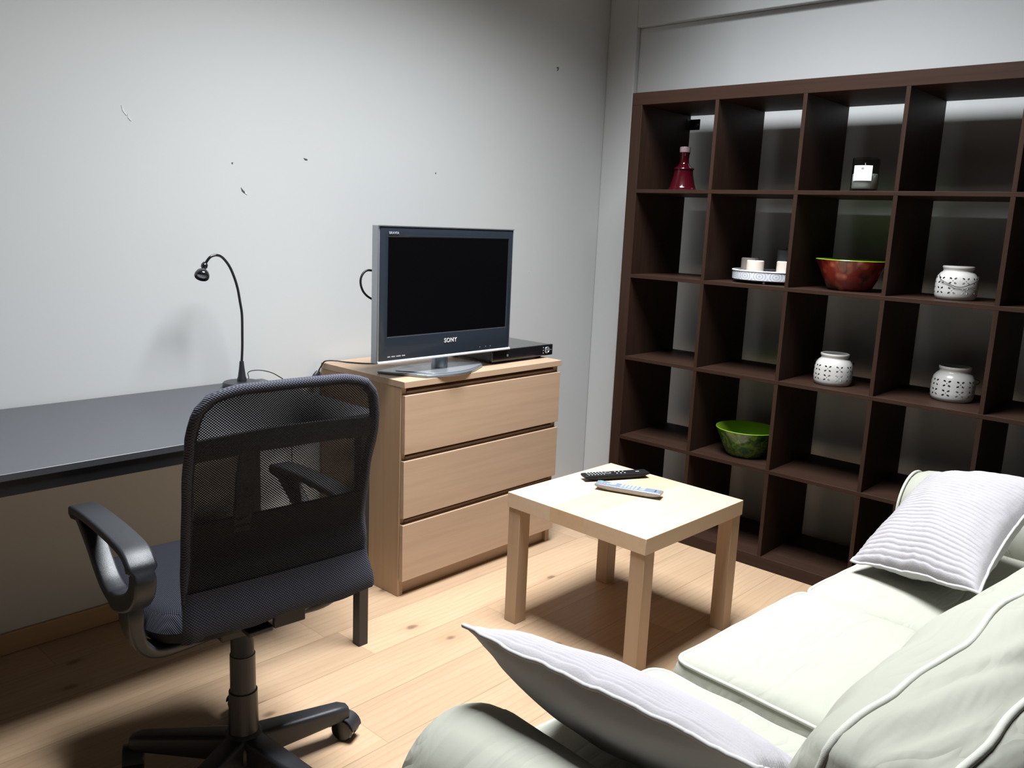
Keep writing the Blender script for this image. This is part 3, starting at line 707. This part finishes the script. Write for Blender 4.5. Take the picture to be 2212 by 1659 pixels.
for x0, x1, sd in ((-.065, .90, 5), (.91, 1.86, 6)):
    # built lying down: thickness along y
    def shp(p, a, b, c, x0=x0, x1=x1, sd=sd):
        # a: across, b: up, c: thickness (+ = front)
        cx = (x0 + x1)/2; X = p.x; up = p.y; th = p.z
        z = .645 + up; lean = -.10*(up/.2)*.5
        y = -.590 + th + lean + .012*noise.noise(Vector((X*5, up*8, sd)))
        y += .007*noise.noise(Vector((X*9, up*6, sd + 4)))
        up_f = max(0, (up + .02)/.2); y += .012*up_f*(noise.noise(Vector((X*7 + th*30, up*3, sd + 8))))*(1 - abs(c)); z += .012*up_f*noise.noise(Vector((X*7 + th*26, 2, sd + 1)))*(1 - c*c)
        return Vector((X, y, z + .008*noise.noise(Vector((X*6, c, sd)))))
    cushion('back_cushion', x0, x1, -.20, .185, -.075, .030, .045, .085, sf, M_sofa, n=(80, 48, 12), seed=sd*2.1, wr=.006, shape=shp, pr=.0046, side=.010, cexp=.36)

# ------------------------------------------------------------------ corduroy pillows
def pillow(name, label, c00, c10, c11, c01, thick, flip=1, ribs=34, seed=0, origin=None, back_amt=1.0, pull=.055):
    """c00->c10 is the direction the ribs run; c00->c01 runs across them"""
    c00, c10, c11, c01 = map(Vector, (c00, c10, c11, c01)); org = (c00 + c10 + c11 + c01)/4
    t = thing(name, label, 'pillow', org)
    nrm = ((c10 - c00).cross(c01 - c00)).normalized()*flip
    def P(s, v, side, rib=True):
        ps = 1 - pull*(1 - v*v); pv = 1 - .055*(1 - s*s)      # edges pulled in between the corners
        a, b = (s*ps + 1)/2, (v*pv + 1)/2
        p = c00*(1-a)*(1-b) + c10*a*(1-b) + c11*a*b + c01*(1-a)*b
        th = thick*.5*(max(0, 1 - s*s)**.52)*(max(0, 1 - v*v)**.52)*(1 if side > 0 else back_amt)
        w = .006*noise.noise(Vector((s*2.6 + seed, v*2.6, side)))*min(1, (1 - s*s)*4)
        # puckers near the seams
        pk = max(0, 1 - (1 - max(abs(s), abs(v)))/.28)
        w += .0035*pk*noise.noise(Vector((s*9 + seed, v*9, 3 + side)))
        if side > 0 and rib:
            ph = (v + .018*noise.noise(Vector((s*2.2, v*2, seed + 9))) + .006*noise.noise(Vector((s*9, v*9, seed))))*.5*ribs
            w += .0045*(abs(sin(pi*ph))**.55)*min(1, th/.012) + .0004*noise.noise(Vector((s*60, v*60, seed)))
        return p + nrm*side*(th + (w if th > .002 or side > 0 else 0)) - org
    def face(side, nu, nv):
        bm = BM(); G = [[bm.verts.new(P(-1 + 2*i/nu, -1 + 2*j/nv, side)) for i in range(nu + 1)] for j in range(nv + 1)]
        for j in range(nv):
            for i in range(nu): bm.faces.new((G[j][i], G[j][i+1], G[j+1][i+1], G[j+1][i]))
        return bm
    f = obj('corduroy_front', face(1, 90, ribs*9), M_cord, t); g = obj('cotton_back', face(-1, 60, 60), M_pback, t)
    for o in (f, g):
        for p in o.data.polygons: p.use_smooth = True
    per = [(-1 + 2*i/40, -1) for i in range(40)] + [(1, -1 + 2*i/40) for i in range(40)] + [(1 - 2*i/40, 1) for i in range(40)] + [(-1, 1 - 2*i/40) for i in range(40)]
    obj('piping', sweep([P(a, b, 1, False) for a, b in per], circ(.0038, 8), True), M_pback, t, smooth=70)
    return t
pillow('pillow', 'ribbed white pillow leaning on the near sofa arm, grey back showing', (-2.20, -1.79, .710), (-2.19, -1.295, .700), (-1.86, -1.27, .490), (-1.86, -1.76, .490), .085, flip=-1, seed=2, back_amt=1.9)
pillow('pillow', 'ribbed white pillow leaning in the far sofa corner beside the bookshelf', (-.89, -1.42, .485), (-1.07, -1.76, .565), (-.62, -1.80, .735), (-.425, -1.462, .640), .17, flip=1, seed=6, pull=.13)

# ------------------------------------------------------------------ things on the shelves
Z1, Z2, Z3, Z4 = zt(1), zt(2), zt(3), zt(4)
def bowlmat(name, kind):
    t = NT(name); P = t.obj()
    if kind == 'red':
        vo = t.n('ShaderNodeTexVoronoi', feature='SMOOTH_F1'); t.plug(P, vo.inputs['Vector']); vo.inputs['Scale'].default_value = 24
        n = t.noise(P, 30, 4, .6)
        c = t.mix(n, (.08, .006, .006), (.34, .032, .018))
        c = t.mix(t.ramp(vo.outputs[0], [(0, (1, 1, 1)), (.12, (.55, .55, .55)), (.32, (0, 0, 0))]), c, (.55, .20, .12))
        c = t.mix(t.ramp(t.noise(P, 13, 2), [(.48, (0, 0, 0)), (.62, (1, 1, 1))]), c, (.03, .004, .006))
    else:
        n = t.noise(P, 26, 5, .65, 1.4)
        c = t.ramp(n, [(.30, (.006, .022, .008)), (.47, (.03, .10, .012)), (.56, (.085, .19, .02)), (.66, (.16, .22, .03)), (.78, (.03, .07, .05))])
    return t.set(col=c, rough=.22, coat=.4)
M_lime = plain('lime_green_melamine', (.20, .36, .02), .25, coat=.3)
def bowl(label, loc, rt, rb, hh, m, grp):
    prof = [(0, .003), (rb*.8, .003), (rb*.86, 0), (rb, .002), (rb*1.06 + (rt - rb)*.12, hh*.12), (rb + (rt - rb)*.55, hh*.50), (rt, hh), (rt - .001, hh + .002), (rt - .0035, hh), (rb + (rt - rb)*.55 - .004, hh*.50), (rb, hh*.13), (rb*.8, .008), (0, .008)]
    o = obj('bowl', lathe(prof, 64, mi=lambda k: 1 if k >= 6 else 0), [m, M_lime], smooth=45, loc=loc); return tag(o, label, 'bowl')
bowl('large red patterned bowl with green inside, on the second shelf down', (.150, -.934, Z2), .128, .070, .112, bowlmat('red_apple_pattern', 'red'), None)
bowl('green leaf patterned bowl with lime green inside, in a lower cube', (.145, -.585, Z4), .128, .072, .115, bowlmat('green_leaf_pattern', 'green'), None)
def jarmat():
    t = NT('white_glazed_ceramic'); uv = t.n('ShaderNodeTexCoord').outputs['UV']; sp = t.n('ShaderNodeSeparateXYZ'); t.plug(uv, sp.inputs[0])
    fx = t.math('SUBTRACT', t.math('FRACT', t.math('MULTIPLY', sp.outputs[0], 10)), .5); zz = t.math('DIVIDE', t.math('SUBTRACT', sp.outputs[1], .016), .0335)
    fy = t.math('SUBTRACT', t.math('FRACT', zz), .5)
    px = t.math('SUBTRACT', t.math('ABSOLUTE', fx), .19); py = t.math('SUBTRACT', t.math('ABSOLUTE', fy), .23)
    e1 = t.math('ADD', px, py); e2 = t.math('SUBTRACT', px, py)
    e = t.math('ADD', t.math('POWER', t.math('ABSOLUTE', t.math('DIVIDE', e1, .175)), 2), t.math('POWER', t.math('ABSOLUTE', t.math('DIVIDE', e2, .115)), 2))
    dot = t.math('SQRT', t.math('ADD', t.math('POWER', t.math('ABSOLUTE', fx), 2), t.math('POWER', t.math('ABSOLUTE', fy), 2)))
    hole = t.math('MAXIMUM', t.math('LESS_THAN', e, 1), t.math('LESS_THAN', dot, .05))
    inr = t.math('MULTIPLY', t.math('GREATER_THAN', zz, 0), t.math('LESS_THAN', zz, 2))
    hole = t.math('MULTIPLY', hole, inr)
    c = t.mix(t.noise(t.obj(), 8, 3), (.42, .41, .39), (.47, .46, .44))
    return t.set(col=c, rough=.22, coat=.3, alpha=t.math('SUBTRACT', 1, hole))
M_jar = jarmat(); M_jarin = plain('unglazed_inside', (.10, .09, .08), .8)
def jar(label, loc, s, handle, rz=0):
    t = thing('lantern', label, 'lantern', loc, rz, None)
    pr = [(0, .0015), (.050, .0015), (.056, 0), (.062, .004), (.066, .014), (.0672, .030), (.0668, .050), (.0660, .066), (.062, .080), (.054, .091), (.048, .0955), (.0465, .099), (.0475, .103), (.0495, .1065), (.0505, .110), (.0495, .1135), (.047, .1145), (.0445, .112), (.0435, .099), (.050, .087), (.058, .077), (.0615, .065), (.0625, .030), (.058, .006), (0, .006)]
    pr = [(r*s, z*s) for r, z in pr]
    obj('body', lathe(pr, 72, uv=True), M_jar, t, smooth=40)
    x = .066*s
    if handle == 'front': pts = [(-.030*s, -x*.90, .083*s), (-x*.72, -x*.84, .068*s), (-x*1.03, -x*.32, .051*s), (-x*1.06, .0, .046*s), (-x*1.03, x*.32, .051*s), (-x*.72, x*.84, .068*s), (-.030*s, x*.90, .083*s)]
    else: pts = [(.01*s, -x*.93, .085*s), (x*.55, -x*1.02, .072*s), (x*1.1, -x*.5, .055*s), (x*1.14, 0, .050*s), (x*1.1, x*.5, .055*s), (x*.55, x*1.02, .072*s), (.01*s, x*.93, .085*s)]
    obj('wire_handle', tube(pts, .0012, 8), M_black, t, smooth=60)
CR = RAD(52)   # the side of the jar that looks at the room
jar('white pierced ceramic lantern with its wire handle hanging in front', (.145, -1.303, Z2), 1.0, 'front', RAD(22))
jar('white pierced ceramic lantern on the third shelf, in the middle column', (.125, -.921, Z3), 1.04, 'back', RAD(22))
jar('white pierced ceramic lantern on the third shelf, nearer the sofa, wire handle behind', (.19, -1.325, Z3), 1.06, 'back', RAD(-20))
# tray with candles
TRX, TRY, TRR = .185, -.590, .140
M_trayside = None
def traymat():
    t = NT('embossed_white_metal'); P = t.n('ShaderNodeTexCoord').outputs['UV']; sp = t.n('ShaderNodeSeparateXYZ'); t.plug(P, sp.inputs[0])
    fx = t.math('SUBTRACT', t.math('FRACT', t.math('MULTIPLY', sp.outputs[0], 14)), .5); fy = t.math('DIVIDE', t.math('SUBTRACT', sp.outputs[1], .030), .05)
    d = t.math('SQRT', t.math('ADD', t.math('POWER', t.math('ABSOLUTE', fx), 2), t.math('POWER', t.math('ABSOLUTE', fy), 2)))
    r = t.math('SINE', t.math('MULTIPLY', d, 38)); r = t.math('GREATER_THAN', r, .45)
    n = t.noise(t.obj(), 40, 3)
    c = t.mix(t.math('MULTIPLY', r, .55), t.mix(n, (.50, .51, .54), (.68, .69, .72)), (.20, .21, .25)); t.bump(r, .3, .001)
    return t.set(col=c, rough=.4)
tr = thing('tray', 'round white metal tray with embossed rim in the second shelf row', 'tray', (TRX, TRY, Z2))
obj('dish', lathe([(0, .010), (TRR - .008, .010), (TRR, .014), (TRR + .001, .046), (TRR + .003, .0475), (TRR + .001, .049), (TRR - .0015, .0475), (TRR - .003, .015), (0, .013)], 72, uv=True), traymat(), tr, smooth=30)
M_white = plain('white_enamel', (.75, .75, .76), .3)
obj('rim', lathe([(TRR - .0025, .0465), (TRR - .0025, .050), (TRR, .0515), (TRR + .003, .050), (TRR + .0035, .0475), (TRR + .001, .046)], 72), M_white, tr, smooth=40)
for a in (200, 320, 80): obj('ball_foot', lathe([(.0055*sin(pi*k/8), .0052 - .0055*cos(pi*k/8)) for k in range(9)], 16, axis=Matrix.Translation((.125*cos(RAD(a)), .125*sin(RAD(a)), -.0002))), M_white, tr, smooth=60)
def candle(label, x, y, r, hh, m, z=.0135):
    t = thing('candle', label, 'candle', (x, y, Z2 + z))
    obj('wax', lathe([(0, 0), (r - .002, 0), (r, .002), (r, hh - .003), (r - .003, hh), (r*.55, hh - .0015), (.003, hh - .003), (0, hh - .003)], 40), m, t, smooth=40)
    obj('wick', tube([(0, 0, hh - .004), (.001, 0, hh + .004), (.002, .001, hh + .008)], .001, 6), M_black, t)
M_wax = plain('cream_wax', (.66, .58, .50), .5, sss=.1); M_waxt = plain('taupe_wax', (.26, .23, .20), .55); M_waxg = plain('dark_grey_wax', (.11, .12, .12), .6, bump=.3)
candle('short taupe pillar candle at the back left of the tray', TRX + .010, TRY + .090, .034, .082, M_waxt)
candle('short cream pillar candle at the front of the tray', TRX - .075, TRY + .022, .0335, .076, M_wax)
candle('short cream pillar candle at the right side of the tray', TRX - .038, TRY - .088, .034, .078, M_wax)
candle('tall dark grey pillar candle standing at the back of the tray', TRX + .075, TRY - .035, .036, .122, M_waxg)
# scented candle in glass
M_glass = NT('smoked_glass'); M_glass = M_glass.set(col=(.62, .64, .63), rough=.02, trans=1.0, ior=1.06)
M_waxw = plain('white_wax', (.80, .82, .76), .5); M_label = plain('white_paper', (.86, .86, .85), .7); M_ink = plain('grey_ink', (.22, .22, .22), .7)
cg = thing('glass_candle', 'white scented candle in a clear glass with white label', 'candle', (.125, -.955, Z1))
obj('glass', lathe([(0, .0005), (.043, .0005), (.046, .004), (.0475, .119), (.046, .1205), (.0445, .119), (.0432, .016), (.040, .012), (0, .012)], 56), M_glass, cg, smooth=40)
obj('wax', lathe([(0, .0125), (.0395, .0125), (.0428, .0165), (.0432, .062), (.041, .066), (0, .064)], 48), M_waxw, cg, smooth=40)
obj('wick', tube([(0, 0, .062), (.001, .002, .085), (-.001, .004, .105)], .0012, 6), M_label, cg)
def curved(name, r, a0, a1, z0, z1, m, par, n=10, th=.0003):
    bm = BM(); A_ = [a0 + (a1 - a0)*i/n for i in range(n + 1)]
    lo = [bm.verts.new((r*cos(a), r*sin(a), z0)) for a in A_]; hi = [bm.verts.new((r*cos(a), r*sin(a), z1)) for a in A_]
    l2 = [bm.verts.new(((r+th)*cos(a), (r+th)*sin(a), z0)) for a in A_]; h2 = [bm.verts.new(((r+th)*cos(a), (r+th)*sin(a), z1)) for a in A_]
    for i in range(n):
        bm.faces.new((l2[i], l2[i+1], h2[i+1], h2[i])); bm.faces.new((lo[i+1], lo[i], hi[i], hi[i+1])); bm.faces.new((hi[i], h2[i], h2[i+1], hi[i+1])); bm.faces.new((lo[i], lo[i+1], l2[i+1], l2[i]))
    return obj(name, bm, m, par, smooth=40)
ac = math.atan2(-1.2, -3.18) + RAD(-13)       # label looks slightly left
lb = curved('label', .0481, ac - RAD(40), ac + RAD(40), .040, .093, M_label, cg)
curved('emblem', .0485, ac - RAD(5), ac + RAD(5), .079, .086, M_ink, lb, 3)
for zz, wd in ((.066, 14), (.060, 11)): curved('lettering', .0485, ac - RAD(wd), ac + RAD(wd), zz, zz + .0008, plain('faint_ink', (.6, .6, .6), .7), lb, 6)
# burgundy bottle
M_bur = NT('burgundy_glass'); M_bur = M_bur.set(col=(.04, .002, .005), rough=.12, spec=.4, coat=.2, crough=.05)
M_cap = plain('pale_pink_cap', (.50, .34, .36), .35)
bt = thing('bottle', 'dark red bell shaped bottle with a pale cap on the top left cube', 'bottle', (.165, -.172, Z1))
obj('body', lathe([(0, .002), (.052, .002), (.060, 0), (.062, .004), (.0605, .010), (.056, .014), (.0545, .018), (.051, .028), (.0465, .045), (.0425, .062), (.040, .078), (.0395, .088), (.0425, .090), (.0435, .093), (.0425, .096), (.038, .099), (.030, .104), (.0225, .112), (.0195, .120), (.0185, .135), (.0195, .152), (.0215, .156), (.0215, .160), (.0185, .163), (0, .163)], 56), M_bur, bt, smooth=28)
obj('cap', lathe([(0, .162), (.022, .162), (.0228, .165), (.0228, .180), (.0215, .184), (0, .1855)], 28), M_cap, bt, smooth=40)

# repeats of one kind
G = {'pillow': 'ribbed pillows on the sofa', 'lantern': 'pierced white lanterns on the bookshelf', 'candle': 'pillar candles on the tray', 'bowl': 'patterned bowls on the bookshelf', 'remote_control': 'remote controls on the coffee table'}
for o in S.objects:
    k = o.name.split('.')[0]
    if o.parent is None and k in G: o['group'] = G[k]
